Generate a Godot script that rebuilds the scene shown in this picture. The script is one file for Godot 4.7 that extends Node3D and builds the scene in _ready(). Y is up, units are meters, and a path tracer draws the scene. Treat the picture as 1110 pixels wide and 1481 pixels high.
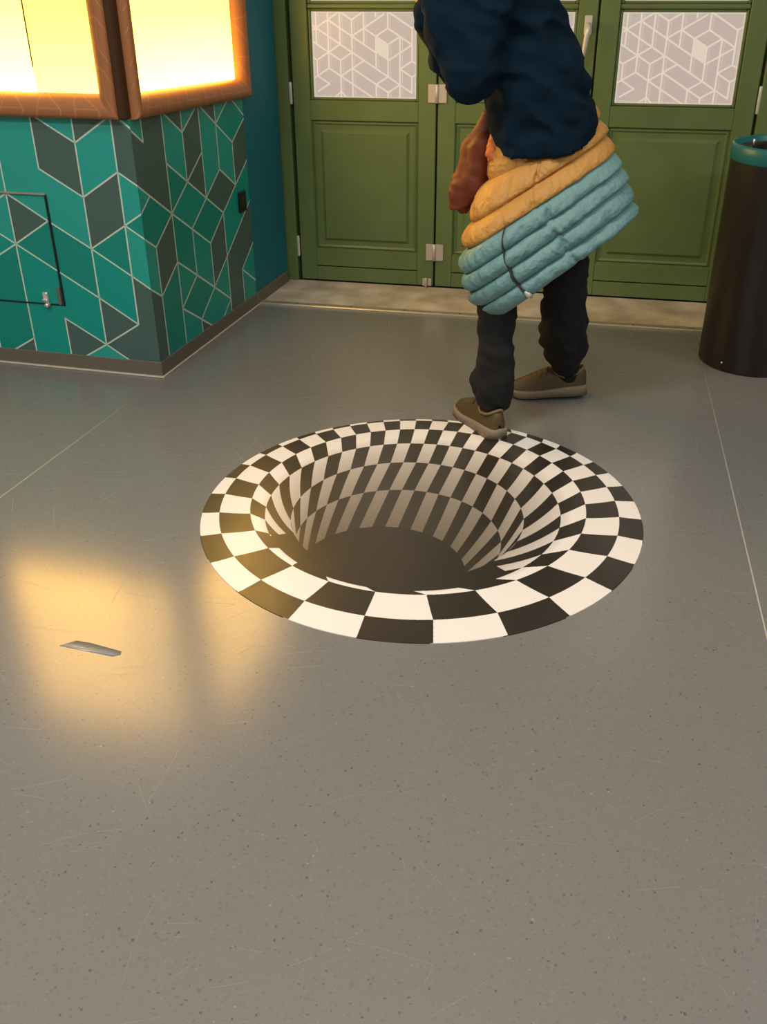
extends Node3D

# ---------------------------------------------------------------- measures (metres)
const EYE := 1.33
const DISC := Vector3(0.1013, 0.0, -2.3246)
const DISC_R := 0.602
const DOOR_AT := Vector3(-0.37722, 0.0, -4.5229)
const DOOR_U := Vector3(0.97504, 0, 0.22202)
const BOOTH_AT := Vector3(-0.8058, 0, -3.3202)
const FRONT_U := Vector3(-0.96558, 0, -0.26012)
const FRONT_N := Vector3(-0.26012, 0, 0.96558)
const SIDE_U := Vector3(0.29469, 0, -0.95559)
const SIDE_N := Vector3(0.95559, 0, 0.29469)
# the height of the printed lattice: level k stands at LV0 + k * LV
const LV0 := 0.108
const LV := 0.0872

var rng := RandomNumberGenerator.new()
var noise := FastNoiseLite.new()
var used := {}
var M := {}

# ---------------------------------------------------------------- naming helpers
func numbered(called: String) -> String:
	if not used.has(called):
		used[called] = 0
		return called
	used[called] += 1
	return "%s_%03d" % [called, used[called]]

func tag(o: Node, label: String, category := "", group := "", kind := "") -> Node:
	if label != "": o.set_meta("label", label)
	if category != "": o.set_meta("category", category)
	if group != "": o.set_meta("group", group)
	if kind != "": o.set_meta("kind", kind)
	return o

func thing(called: String, label: String, category: String, xf := Transform3D.IDENTITY, group := "", kind := "") -> Node3D:
	var o := Node3D.new()
	o.name = numbered(called)
	add_child(o)
	o.transform = xf
	tag(o, label, category, group, kind)
	return o

func put(called: String, mesh: Mesh, m: Material, parent: Node = null, label := "") -> MeshInstance3D:
	var o := MeshInstance3D.new()
	o.mesh = mesh
	o.material_override = m
	if parent == null or parent == self:
		o.name = numbered(called)
		add_child(o, true)
	else:
		var n := 0
		for c in parent.get_children():
			if c.has_meta("plain") and c.get_meta("plain") == called: n += 1
		o.name = called if n == 0 else "%s_%03d" % [called, n]
		parent.add_child(o, true)
	o.set_meta("plain", called)
	if label != "": o.set_meta("label", label)
	return o

# ---------------------------------------------------------------- materials
func mat(c: Color, rough := 0.6, metal := 0.0, spec := 0.5) -> StandardMaterial3D:
	var m := StandardMaterial3D.new()
	m.albedo_color = c
	m.roughness = rough
	m.metallic = metal
	m.metallic_specular = spec
	return m

func c8(r: float, g: float, b: float) -> Color:
	return Color(r / 255.0, g / 255.0, b / 255.0)

func noise_tex(freq: float, lo: Color, hi: Color, size := 256, oct := 3, normal := false) -> NoiseTexture2D:
	var n := FastNoiseLite.new()
	n.seed = 7
	n.frequency = freq
	n.fractal_octaves = oct
	var t := NoiseTexture2D.new()
	t.width = size
	t.height = size
	t.seamless = true
	t.noise = n
	if normal:
		t.as_normal_map = true
	else:
		var r := Gradient.new()
		r.set_color(0, lo)
		r.set_color(1, hi)
		t.color_ramp = r
	return t

func triplanar(m: StandardMaterial3D, scale: float) -> StandardMaterial3D:
	m.uv1_triplanar = true
	m.uv1_world_triplanar = true
	m.uv1_scale = Vector3.ONE * scale
	return m

# ---------------------------------------------------------------- mesh helpers
func begin() -> SurfaceTool:
	var st := SurfaceTool.new()
	st.begin(Mesh.PRIMITIVE_TRIANGLES)
	return st

func done(st: SurfaceTool, tangents := false) -> ArrayMesh:
	st.generate_normals()
	if tangents: st.generate_tangents()
	return st.commit()

# a flat convex polygon turned away from the point c
func poly(st: SurfaceTool, p: Array, c: Vector3) -> void:
	var mid := Vector3.ZERO
	for q in p: mid += q
	mid /= p.size()
	var n := Vector3.ZERO
	for i in p.size():
		n += (p[i] - mid).cross(p[(i + 1) % p.size()] - mid)
	var flip := n.dot(mid - c) > 0.0
	for i in range(1, p.size() - 1):
		st.add_vertex(p[0])
		st.add_vertex(p[i + 1] if flip else p[i])
		st.add_vertex(p[i] if flip else p[i + 1])

# a box with chamfered edges; lo and hi in the axes of t
func bbox(st: SurfaceTool, lo: Vector3, hi: Vector3, b := 0.003, t := Transform3D.IDENTITY) -> void:
	var c := (lo + hi) / 2
	var h := (hi - lo) / 2
	b = minf(b, minf(h.x, minf(h.y, h.z)) * 0.8)
	st.set_smooth_group(-1)
	var k := t * c
	var v := func(sx: float, sy: float, sz: float, axis: int) -> Vector3:
		var q := Vector3(sx * h.x, sy * h.y, sz * h.z)
		if axis != 0: q.x -= sx * b
		if axis != 1: q.y -= sy * b
		if axis != 2: q.z -= sz * b
		return t * (c + q)
	for s in [-1.0, 1.0]:
		poly(st, [v.call(s, -1, -1, 0), v.call(s, 1, -1, 0), v.call(s, 1, 1, 0), v.call(s, -1, 1, 0)], k)
		poly(st, [v.call(-1, s, -1, 1), v.call(1, s, -1, 1), v.call(1, s, 1, 1), v.call(-1, s, 1, 1)], k)
		poly(st, [v.call(-1, -1, s, 2), v.call(1, -1, s, 2), v.call(1, 1, s, 2), v.call(-1, 1, s, 2)], k)
		if b > 0.0001:
			for r in [-1.0, 1.0]:
				poly(st, [v.call(s, r, -1, 0), v.call(s, r, 1, 0), v.call(s, r, 1, 1), v.call(s, r, -1, 1)], k)
				poly(st, [v.call(-1, s, r, 1), v.call(1, s, r, 1), v.call(1, s, r, 2), v.call(-1, s, r, 2)], k)
				poly(st, [v.call(s, -1, r, 0), v.call(s, 1, r, 0), v.call(s, 1, r, 2), v.call(s, -1, r, 2)], k)
				for q in [-1.0, 1.0]:
					poly(st, [v.call(s, r, q, 0), v.call(s, r, q, 1), v.call(s, r, q, 2)], k)
	st.set_smooth_group(0)

func box_mesh(lo: Vector3, hi: Vector3, b := 0.003) -> ArrayMesh:
	var st := begin()
	bbox(st, lo, hi, b)
	return done(st)

# a grid of points, rows of equal length
func grid(st: SurfaceTool, rows: Array, closed := false, uv := false, flip := false) -> void:
	var n: int = rows[0].size()
	for i in rows.size() - 1:
		for j in (n if closed else n - 1):
			var j2 := (j + 1) % n
			var q := [rows[i][j], rows[i][j2], rows[i + 1][j2], rows[i + 1][j]]
			var w := [Vector2(float(j) / (n - 1), float(i) / (rows.size() - 1)), Vector2(float(j + 1) / (n - 1), float(i) / (rows.size() - 1)), Vector2(float(j + 1) / (n - 1), float(i + 1) / (rows.size() - 1)), Vector2(float(j) / (n - 1), float(i + 1) / (rows.size() - 1))]
			for k in ([0, 1, 2, 0, 2, 3] if flip else [0, 2, 1, 0, 3, 2]):
				if uv: st.set_uv(w[k])
				st.add_vertex(q[k])

# a turned shape: profile of (radius, height) round the y axis
func lathe(st: SurfaceTool, prof: Array, seg := 48, at := Vector3.ZERO) -> void:
	var rows := []
	for p in prof:
		var r := []
		for j in seg:
			var a := TAU * j / seg
			r.append(at + Vector3(p.x * cos(a), p.y, p.x * sin(a)))
		rows.append(r)
	grid(st, rows, true, false, true)

# a round bar along points with radii, closed ends
func tube(st: SurfaceTool, pts: Array, radii: Array, seg := 12) -> void:
	var rows := []
	var side := Vector3.ZERO
	for i in pts.size():
		var d: Vector3 = (pts[mini(i + 1, pts.size() - 1)] - pts[maxi(i - 1, 0)]).normalized()
		if side == Vector3.ZERO:
			side = d.cross(Vector3.UP if absf(d.y) < 0.9 else Vector3.RIGHT).normalized()
		side = (side - d * side.dot(d)).normalized()
		var up := side.cross(d)
		var r := []
		for j in seg:
			var a := TAU * j / seg
			r.append(pts[i] + (side * cos(a) + up * sin(a)) * radii[i])
		rows.append(r)
	var first := []
	var last := []
	for j in seg:
		first.append(pts[0])
		last.append(pts[-1])
	rows.push_front(first)
	rows.append(last)
	grid(st, rows, true, false, true)

# ---------------------------------------------------------------- flowing bodies: smooth union of tapered capsules, meshed by surface nets
func nets(st: SurfaceTool, bones: Array, cell: float, k: float, fold := 0.0, freq := 18.0, cut: Array = []) -> void:
	var lo := Vector3.INF
	var hi := -Vector3.INF
	for b in bones:
		var r: float = maxf(b[2], b[3]) + 3.0 * k + 2.0 * cell
		lo = lo.min(b[0] - Vector3.ONE * r).min(b[1] - Vector3.ONE * r)
		hi = hi.max(b[0] + Vector3.ONE * r).max(b[1] + Vector3.ONE * r)
	var nx := int(ceil((hi.x - lo.x) / cell)) + 1
	var ny := int(ceil((hi.y - lo.y) / cell)) + 1
	var nz := int(ceil((hi.z - lo.z) / cell)) + 1
	var sum := PackedFloat32Array()
	sum.resize(nx * ny * nz)
	for b in bones:
		var a: Vector3 = b[0]
		var ab: Vector3 = b[1] - b[0]
		var ra: float = b[2]
		var rb: float = b[3]
		var sq: Vector3 = b[4] if b.size() > 4 else Vector3.ONE      # flattening: distances across are stretched
		var m := maxf(ra, rb) + 3.5 * k + 1.5 * cell
		var big := m * maxf(1.0 / sq.x, maxf(1.0 / sq.y, 1.0 / sq.z))
		var p0: Vector3 = (b[0].min(b[1]) - Vector3.ONE * big - lo) / cell
		var p1: Vector3 = (b[0].max(b[1]) + Vector3.ONE * big - lo) / cell
		var l2 := maxf((ab * sq).length_squared(), 1e-9)
		for ix in range(maxi(0, int(p0.x)), mini(nx, int(p1.x) + 2)):
			for iy in range(maxi(0, int(p0.y)), mini(ny, int(p1.y) + 2)):
				for iz in range(maxi(0, int(p0.z)), mini(nz, int(p1.z) + 2)):
					var q := (lo + Vector3(ix, iy, iz) * cell - a) * sq
					var t := clampf(q.dot(ab * sq) / l2, 0.0, 1.0)
					var d := (q - ab * sq * t).length() - lerpf(ra, rb, t)
					if d < m: sum[(ix * ny + iy) * nz + iz] += exp(-d / k)
	var f := PackedFloat32Array()
	f.resize(sum.size())
	for ix in nx:
		for iy in ny:
			for iz in nz:
				var i := (ix * ny + iy) * nz + iz
				if sum[i] <= 0.0:
					f[i] = 1.0
					continue
				var d := -k * log(sum[i])
				if absf(d) < 4.0 * cell:
					var p := lo + Vector3(ix, iy, iz) * cell
					if fold != 0.0: d += fold * (1.6 * absf(noise.get_noise_3d(p.x * freq + p.y * freq * 0.5, p.y * freq * 1.7, p.z * freq)) - 0.35)
					for c in cut: d = maxf(d, (p - c[0]).dot(c[1]))
				f[i] = d
	var at := PackedInt32Array()
	at.resize(sum.size())
	at.fill(-1)
	var vs := PackedVector3Array()
	var off := [1, nz, ny * nz]
	var corner := [0, 1, nz, nz + 1, ny * nz, ny * nz + 1, ny * nz + nz, ny * nz + nz + 1]
	for ix in nx - 1:
		for iy in ny - 1:
			for iz in nz - 1:
				var i := (ix * ny + iy) * nz + iz
				var inside := 0
				for c in corner:
					if f[i + c] < 0.0: inside += 1
				if inside == 0 or inside == 8: continue
				var s := Vector3.ZERO
				var n := 0
				for e in 8:
					for g in [1, 2, 4]:
						if e & g: continue
						var fa := f[i + corner[e]]
						var fb := f[i + corner[e | g]]
						if (fa < 0.0) == (fb < 0.0): continue
						var t := fa / (fa - fb)
						var pa := Vector3(1 if e & 4 else 0, 1 if e & 2 else 0, 1 if e & 1 else 0)
						var pb := Vector3(1 if (e | g) & 4 else 0, 1 if (e | g) & 2 else 0, 1 if (e | g) & 1 else 0)
						s += pa.lerp(pb, t)
						n += 1
				at[i] = vs.size()
				vs.append(lo + (Vector3(ix, iy, iz) + s / n) * cell)
	for ix in range(1, nx - 1):
		for iy in range(1, ny - 1):
			for iz in range(1, nz - 1):
				var i := (ix * ny + iy) * nz + iz
				for ax in 3:
					var j: int = i + off[2 - ax]
					if (f[i] < 0.0) == (f[j] < 0.0): continue
					var u: int = off[2 - (ax + 1) % 3]
					var v: int = off[2 - (ax + 2) % 3]
					var q := [at[i], at[i - u], at[i - u - v], at[i - v]]
					if q.min() < 0: continue
					if f[i] < 0.0: q.reverse()
					for w in [0, 1, 2, 0, 2, 3]: st.add_vertex(vs[q[w]])

# ---------------------------------------------------------------- the funnel printed on the floor sticker
# ring boundaries: centre x, centre z, radius (in sticker radii) and how the printed spokes crowd round the circle
const RINGS := [
	[0.0, 0.0, 1.0, [-21.62, -5.00, 33.50, -1.17, 4.13, -0.31, 0.78, -0.16, 0.39]],
	[-0.007, -0.063, 0.916, [-22.06, -5.97, 29.93, -1.31, 2.46, -0.16, 0.23, 0.12, -0.08]],
	[-0.009, -0.092, 0.777, [-22.15, -5.24, 26.33, -1.01, 2.22, -0.21, 0.55, 0.13, 0.17]],
	[-0.035, -0.018, 0.676, [-22.88, -4.27, 25.18, -0.77, 1.27, -0.63, 0.89, 0.0, 0.0]],
	[-0.061, 0.050, 0.527, [-20.88, -3.08, 5.30, -2.47, 5.68, 0.0, 0.0, 0.0, 0.0]],
	[-0.107, 0.259, 0.448, [-25.47, 6.73, 1.19, -3.46, 4.33, 0.0, 0.0, 0.0, 0.0]],
	[-0.184, 0.503, 0.351, [-20.87, -0.45, -2.67, -0.15, -0.15, 0.0, 0.0, 0.0, 0.0]]]

func spoke(i: float, x: float, z: float) -> float:
	var a: int = mini(int(i), 5)
	var t := i - a
	var th := atan2(x, -z)
	var s := 0.0
	var wa: Array = RINGS[a][3]
	var wb: Array = RINGS[a + 1][3]
	for j in 9:
		var w: float = lerpf(wa[j], wb[j], t)
		if j == 0: s += w
		elif j % 2: s += w * cos(th * ((j + 1) / 2))
		else: s += w * sin(th * (j / 2))
	return (rad_to_deg(th) + s) / 9.0

func funnel_picture(n: int) -> Image:
	var im := Image.create_empty(n, n, false, Image.FORMAT_RGB8)
	var dark := c8(46, 41, 36)
	var white := c8(240, 236, 233)
	im.fill(dark)
	for py in n:
		var z := (py + 0.5) / n * 2.0 - 1.0
		for px in n:
			var x := (px + 0.5) / n * 2.0 - 1.0
			if x * x + z * z > 1.0: continue
			var hit := -1
			for i in range(1, 7):
				var dx: float = x - RINGS[i][0]
				var dz: float = z - RINGS[i][1]
				if dx * dx + dz * dz < RINGS[i][2] * RINGS[i][2]: continue
				# below the lip the near side of the funnel is out of sight
				if i >= 4:
					var th := rad_to_deg(atan2(dx, -dz))
					if th < [-106.0, -92.0, -72.0][i - 4] or th > [140.0, 118.0, 104.0][i - 4]: break
				hit = i - 1
				break
			if hit < 0:
				im.set_pixel(px, py, c8(49, 43, 36))
				continue
			var lo := 0.0
			var hi := 1.0
			for s in 6:
				var t := (lo + hi) / 2
				var cx: float = lerpf(RINGS[hit][0], RINGS[hit + 1][0], t)
				var cz: float = lerpf(RINGS[hit][1], RINGS[hit + 1][1], t)
				var r: float = lerpf(RINGS[hit][2], RINGS[hit + 1][2], t)
				if (x - cx) * (x - cx) + (z - cz) * (z - cz) < r * r: lo = t
				else: hi = t
			var tt := (lo + hi) / 2
			var ccx: float = lerpf(RINGS[hit][0], RINGS[hit + 1][0], tt)
			var ccz: float = lerpf(RINGS[hit][1], RINGS[hit + 1][1], tt)
			var k := int(floor(spoke(hit + tt, x - ccx, z - ccz)))
			var is_white := posmod(k + hit, 2) == 1
			if is_white:
				var deep := clampf((hit + tt - 2.6) / 3.4, 0.0, 1.0)
				im.set_pixel(px, py, white.lerp(c8(112, 103, 90), pow(deep, 0.85)))
			else:
				var deep2 := clampf((hit + tt - 2.5) / 3.5, 0.0, 1.0)
				im.set_pixel(px, py, dark.lerp(c8(56, 50, 43), deep2))
	return im

# ---------------------------------------------------------------- floor vinyl
func floor_images(n: int) -> Array:
	var im := Image.create_empty(n, n, false, Image.FORMAT_RGB8)
	var ro := Image.create_empty(n, n, false, Image.FORMAT_RGB8)
	im.fill(c8(120, 120, 119))
	ro.fill(Color(0.19, 0.19, 0.19))
	var base := c8(120, 120, 119)
	for i in 26000:
		var x := rng.randi() % n
		var y := rng.randi() % n
		var v := rng.randf_range(-0.035, 0.03)
		im.fill_rect(Rect2i(x, y, rng.randi_range(1, 4), rng.randi_range(1, 3)), Color(base.r + v, base.g + v, base.b + v))
	for i in 2600:
		var x := rng.randi() % n
		var y := rng.randi() % n
		var d := rng.randf_range(0.7, 0.92)
		if rng.randf() < 0.18: d = rng.randf_range(1.08, 1.2)
		var w := rng.randi_range(1, 3)
		im.fill_rect(Rect2i(x, y, w, rng.randi_range(1, 3)), Color(base.r * d, base.g * d, base.b * d))
		if d < 0.7: im.fill_rect(Rect2i(x + 1, y + 1, w, 2), Color(base.r * d, base.g * d, base.b * d))
	# scuffs: bundles of shallow dull scratches
	for i in 300:
		var p := Vector2(rng.randf() * n, rng.randf() * n)
		var a := rng.randf_range(-0.5, 0.5) if rng.randf() < 0.6 else rng.randf() * TAU
		var bend := rng.randf_range(-0.004, 0.004)
		var g := rng.randf_range(0.22, 0.34)
		for s in rng.randi_range(15, 110):
			p += Vector2(cos(a), sin(a))
			a += bend
			ro.set_pixel(posmod(int(p.x), n), posmod(int(p.y), n), Color(g, g, g))
			if i % 60 == 0:
				im.set_pixel(posmod(int(p.x), n), posmod(int(p.y), n), Color(base.r * 1.05, base.g * 1.05, base.b * 1.05))
	return [im, ro]

# ---------------------------------------------------------------- the lattice print
# s positions of the lattice columns on the two faces of the booth
const FRONT_COL := [-0.073, 0.067, 0.209, 0.362, 0.508, 0.662, 0.80, 0.95, 1.10]
const SIDE_COL := [-0.068, 0.068, 0.206, 0.345, 0.482, 0.616, 0.748, 0.880]
const SIDE_END := 0.872
# tones of the triangles in every strip, from level 9 down to level -1
const FRONT_TONE := ["MDDMBMMDDDD", "DMMDDBTTDDM", "MDDMMBBTTDM", "MMMMDBTTTTT", "MMMMMTBBBBD", "MMMTTTTTDDD", "DDMMBBTTMMD", "MMDDBBTTMMD"]
const SIDE_TONE := ["MDDMBMMDDDD", "DDDDBDDBBBB", "DMMBTBBTBTT", "MDDDTBTTBTD", "DMMMDBDDTTT", "MTMMDTTDDDD", "MTDDTTDDTTT"]
const FRONT_LINE := "1,8 1,10|1,8 2,9|1,8 0,9|2,10 2,7|2,7 1,6 0,7|0,10 0,7|0,7 0,5|0,7 -1,6|1,8 1,4|0,5 1,4|0,5 -1,6|0,5 -1,4|0,5 0,1|0,9.2 -1,7.9|3,9 3,-1|3,6 4,5|3,6 2,5 1,4|2,5 3,4|3,4 1,2 0,1|4,5 3,4|4,3 3,4|1,4 0,3|1,4 1,0|0,3 -1,2|0,1 1,0|1,0 2,1|2,1 2,-1|1,0 2,-1|1,0 0,-1|3,0 4,-1|4,1.6 4,-1|4,3 5,2 6,1|5,6 5,2|4,5 5,6|5,6 6,7|6,9 6,5|6,5 7,4 7,0"
const SIDE_LINE := "0,10 0,8|0,8 -1,9|1,10 1,-1|1,9 2,8|2,10 2,6|2,8 3,9|3,9 3,5|3,9 4,8|4,10 4,6|4,8 5,9|4,8 5,7|5,7 6,8|5,9.1 6,8|6,8.4 6,7.6|5,7 5,5|3,7 1,5|1,7 4,4|4,6 3,5 2,4|4,6 5,5|5,5 6,6|5,5 4,4|4,4 3,3|4,4 4,-1|-1,7 1,5|1,5 3,3|1,5 0,4|0,6 -1,5|2,4 2,2|3,3 3,1|-1,5 0,4|0,4 0,-1|-1,3 0,2|0,2 1,3|1,3 2,2 3,1 4,0|2,2 1,1|1,1 2,0 3,-1|2,0 6,4|2,0 2,-1|4,0 3,-1|5,1 6,2|5,1 6,0|5,1 5,-1"

func lattice_x(cols: Array, c: float) -> float:
	var i := clampi(int(floor(c)) + 1, 0, cols.size() - 2)
	return lerpf(cols[i], cols[i + 1], c + 1 - i)

func front_p(s: float, h: float, o: float) -> Vector3:
	return Vector3(0, h, 0) + FRONT_U * s + FRONT_N * o

# the side wall's courses drop a little towards the doors
func side_p(s: float, h: float, o: float) -> Vector3:
	return Vector3(0, h - 0.09 * s * maxf(h - 0.45, 0.0) * (1.0 if h < 1.0 else 0.0) - (0.0495 * s if h >= 1.0 else 0.0), 0) + SIDE_U * s + SIDE_N * o

func face_p(side: bool, s: float, h: float, o: float) -> Vector3:
	return side_p(s, h, o) if side else front_p(s, h, o)

func vinyl(side: bool) -> ArrayMesh:
	var cols: Array = SIDE_COL if side else FRONT_COL
	var tones: Array = SIDE_TONE if side else FRONT_TONE
	var shade := {"D": c8(72, 98, 95).srgb_to_linear(), "M": c8(34, 158, 150).srgb_to_linear(), "B": c8(0, 136, 126).srgb_to_linear(), "T": c8(2, 148, 138).srgb_to_linear()}
	var end: float = SIDE_END if side else 1.08
	var low := 0.058
	var high := 0.886
	var area := PackedVector2Array([Vector2(0, low), Vector2(end, low), Vector2(end, high), Vector2(0, high)])
	var st := begin()
	var up := SIDE_N if side else FRONT_N
	var face := func(p: PackedVector2Array, o: float, col: Color) -> void:
		for q in Geometry2D.intersect_polygons(p, area):
			var t := Geometry2D.triangulate_polygon(q)
			for i in range(0, t.size(), 3):
				var v := [face_p(side, q[t[i]].x, q[t[i]].y, o), face_p(side, q[t[i + 1]].x, q[t[i + 1]].y, o), face_p(side, q[t[i + 2]].x, q[t[i + 2]].y, o)]
				if (v[1] - v[0]).cross(v[2] - v[0]).dot(up) > 0: v.reverse()
				for w in v:
					st.set_color(col)
					st.set_normal(up)
					st.add_vertex(w)
	for strip in tones.size():
		var c := strip - 1
		for i in 11:
			var k := 9 - i
			var on_c := posmod(c + k, 2) == (1 if side else 0)
			var a := lattice_x(cols, c if on_c else c + 1)
			var b := lattice_x(cols, c + 1 if on_c else c)
			var h := LV0 + k * LV
			face.call(PackedVector2Array([Vector2(a, h - LV), Vector2(a, h + LV), Vector2(b, h)]), 0.0006, shade[tones[strip][i]])
	var pale := c8(196, 214, 200).srgb_to_linear()
	for line in (SIDE_LINE if side else FRONT_LINE).split("|"):
		var pts := []
		for w in line.split(" "):
			var n := w.split_floats(",")
			pts.append(Vector2(lattice_x(cols, n[0]), LV0 + n[1] * LV))
		for i in pts.size() - 1:
			var d: Vector2 = (pts[i + 1] - pts[i]).normalized()
			var w: Vector2 = d.orthogonal() * (0.0032 if side else 0.0027)
			var e: Vector2 = d * 0.0015
			face.call(PackedVector2Array([pts[i] + w - e, pts[i + 1] + w + e, pts[i + 1] - w + e, pts[i] - w - e]), 0.0009, pale)
	return st.commit()

# the film on the door panes, x to the right and levels downwards
const PANE_LINE := "0,-1 0,3|0,5 0,7|1,-1 1,6|2,-1 2,3|2,5 2,10|3,0 3,10|4,-1 4,3|5,-1 5,-.4|5,2 5,6|5,8 5,10|6,-1 6,1|6,3 6,7|6,9 6,10|7,2 7,10|8,1 8,5|8,7 8,9|0,1 2,-1|1,0 5,4|0,1 8,9|0,3 2,5|2,3 0,5|2,5 3,4|0,7 1,6 2,7|2,7 4,5|2,7 5,10|3,6 5,8|5,8 6,7|5,8 6,9 7,8|0,7 1,8 0,9|1.2,10 2,9 2.6,10|2,-1 3,0 4,-1|3,2 5.7,-.7|4,1 6,3|5,2 6,1 8,3|6,3 7,2|6,5 8,3|6,-1 8,1|7,6 8,5|7,6 8,7|8,1 9,0|8,7 9,6|8,5 9,6|-1,4 0,5|-1,2 0,1|-1,8 0,7|-1,2 0,3|-1,0 0,1"

func pane_picture(w: int, h: int) -> Image:
	var im := Image.create_empty(w, h, false, Image.FORMAT_RGB8)
	var lines := []
	for l in PANE_LINE.split("|"):
		var pts := []
		for q in l.split(" "):
			var n := q.split_floats(",")
			pts.append(Vector2((0.04 + n[0] * 0.1143) * w, (0.093 + n[1] * 0.0932) * h))
		for i in pts.size() - 1:
			lines.append([pts[i], pts[i + 1], 1.0])
			if absf(pts[i].x - pts[i + 1].x) < 1.0: lines.append([pts[i] + Vector2(0.024 * w, 0), pts[i + 1] + Vector2(0.024 * w, 0), 0.3])
	var glow := PackedFloat32Array()
	glow.resize(w * h)
	for l in lines:
		var a: Vector2 = l[0]
		var b: Vector2 = l[1]
		var half := 3.2 if l[2] > 0.5 else 2.5
		var d := b - a
		var l2 := maxf(d.length_squared(), 0.01)
		for y in range(maxi(0, int(minf(a.y, b.y) - 12)), mini(h, int(maxf(a.y, b.y) + 13))):
			for x in range(maxi(0, int(minf(a.x, b.x) - 12)), mini(w, int(maxf(a.x, b.x) + 13))):
				var p := Vector2(x + 0.5, y + 0.5)
				var t := clampf((p - a).dot(d) / l2, 0, 1)
				var e := (p - a - d * t).length()
				var g: float = l[2] * clampf((half + 2.0 - e) / 3.0, 0, 1)
				if g > glow[y * w + x]: glow[y * w + x] = g
	var white := PackedVector2Array([Vector2(5, 2), Vector2(6, 3), Vector2(6, 5), Vector2(5, 4)])
	for i in 4: white[i] = Vector2((0.04 + white[i].x * 0.1143) * w, (0.093 + white[i].y * 0.0932) * h)
	for y in h:
		for x in w:
			var g := glow[y * w + x]
			if Geometry2D.is_point_in_polygon(Vector2(x, y), white): g = maxf(g, 0.85)
			var edge := minf(minf(x, w - x), minf(y, h - y)) / float(h)
			g = maxf(g, clampf(1.0 - edge / 0.03, 0, 1) * 0.8)
			var v := 0.03 * noise.get_noise_2d(x * 0.6, y * 0.6)
			im.set_pixel(x, y, Color(0.84 + v, 0.765 + v, 0.725 + v).lerp(Color(1.0, 0.93, 0.84), g))
	return im

# ---------------------------------------------------------------- setting
func make_materials() -> void:
	M.green = mat(c8(102, 124, 76), 0.42)
	M.green.roughness_texture = noise_tex(0.02, Color(0.7, 0.7, 0.7), Color(1, 1, 1))
	M.green.albedo_texture = noise_tex(0.012, Color(0.92, 0.92, 0.92), Color(1, 1, 1))
	triplanar(M.green, 1.3)
	M.teal = mat(c8(6, 108, 126), 0.6)
	M.steel = mat(c8(196, 190, 184), 0.42, 0.3)
	M.chrome = mat(c8(230, 230, 228), 0.25, 0.6)
	M.white_metal = mat(c8(210, 208, 200), 0.4, 0.3)
	M.skirt = mat(c8(104, 98, 88), 0.5)
	M.seal = mat(c8(188, 182, 168), 0.5)
	M.black = mat(c8(22, 20, 19), 0.4)
	M.gap = mat(c8(14, 14, 13), 0.7)
	M.plaster = mat(c8(176, 168, 152), 0.9)
	M.dark_wall = mat(c8(84, 78, 72), 0.9)
	M.ceiling = mat(c8(205, 200, 190), 0.9)
	M.stone = mat(c8(226, 217, 200), 0.5)
	M.stone.albedo_texture = noise_tex(0.012, Color(0.72, 0.7, 0.67), Color(1, 1, 1), 512, 5)
	triplanar(M.stone, 0.8)
	M.strip = mat(c8(190, 184, 166), 0.36, 0.6)
	M.bronze = mat(c8(186, 124, 80), 0.5, 0.1)
	M.bronze.albedo_texture = ImageTexture.create_from_image(frame_print())
	M.corner = mat(c8(74, 50, 32), 0.4, 0.4)
	M.vinyl = mat(Color.WHITE, 0.42)
	M.vinyl.vertex_color_use_as_albedo = true
	noise.seed = 11
	noise.frequency = 1.0
	noise.fractal_octaves = 2

func lamp(label: String, at: Vector3, size: Vector2, energy: float, col: Color) -> void:
	var t := thing("ceiling_lamp", label, "lamp", Transform3D(Basis.IDENTITY, at))
	var st := begin()
	var x := size.x / 2
	var z := size.y / 2
	for s in [-1.0, 1.0]:
		bbox(st, Vector3(minf(s * x, s * (x + 0.02)), -0.05, -z - 0.02), Vector3(maxf(s * x, s * (x + 0.02)), 0.0, z + 0.02))
		bbox(st, Vector3(-x, -0.05, minf(s * z, s * (z + 0.02))), Vector3(x, 0.0, maxf(s * z, s * (z + 0.02))))
	put("frame", done(st), M.white_metal, t)
	var g := mat(Color(0.9, 0.9, 0.9), 0.6)
	g.emission_enabled = true
	g.emission = col
	g.emission_energy_multiplier = 1.2
	put("diffuser", box_mesh(Vector3(-x, -0.04, -z), Vector3(x, -0.02, z)), g, t)
	var l := AreaLight3D.new()
	l.name = "light"
	l.area_size = size
	l.light_energy = energy
	l.light_color = col
	l.area_range = 12.0
	l.shadow_enabled = true
	t.add_child(l)
	l.position = Vector3(0, -0.07, 0)
	l.rotation_degrees = Vector3(-90, 0, 0)

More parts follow.
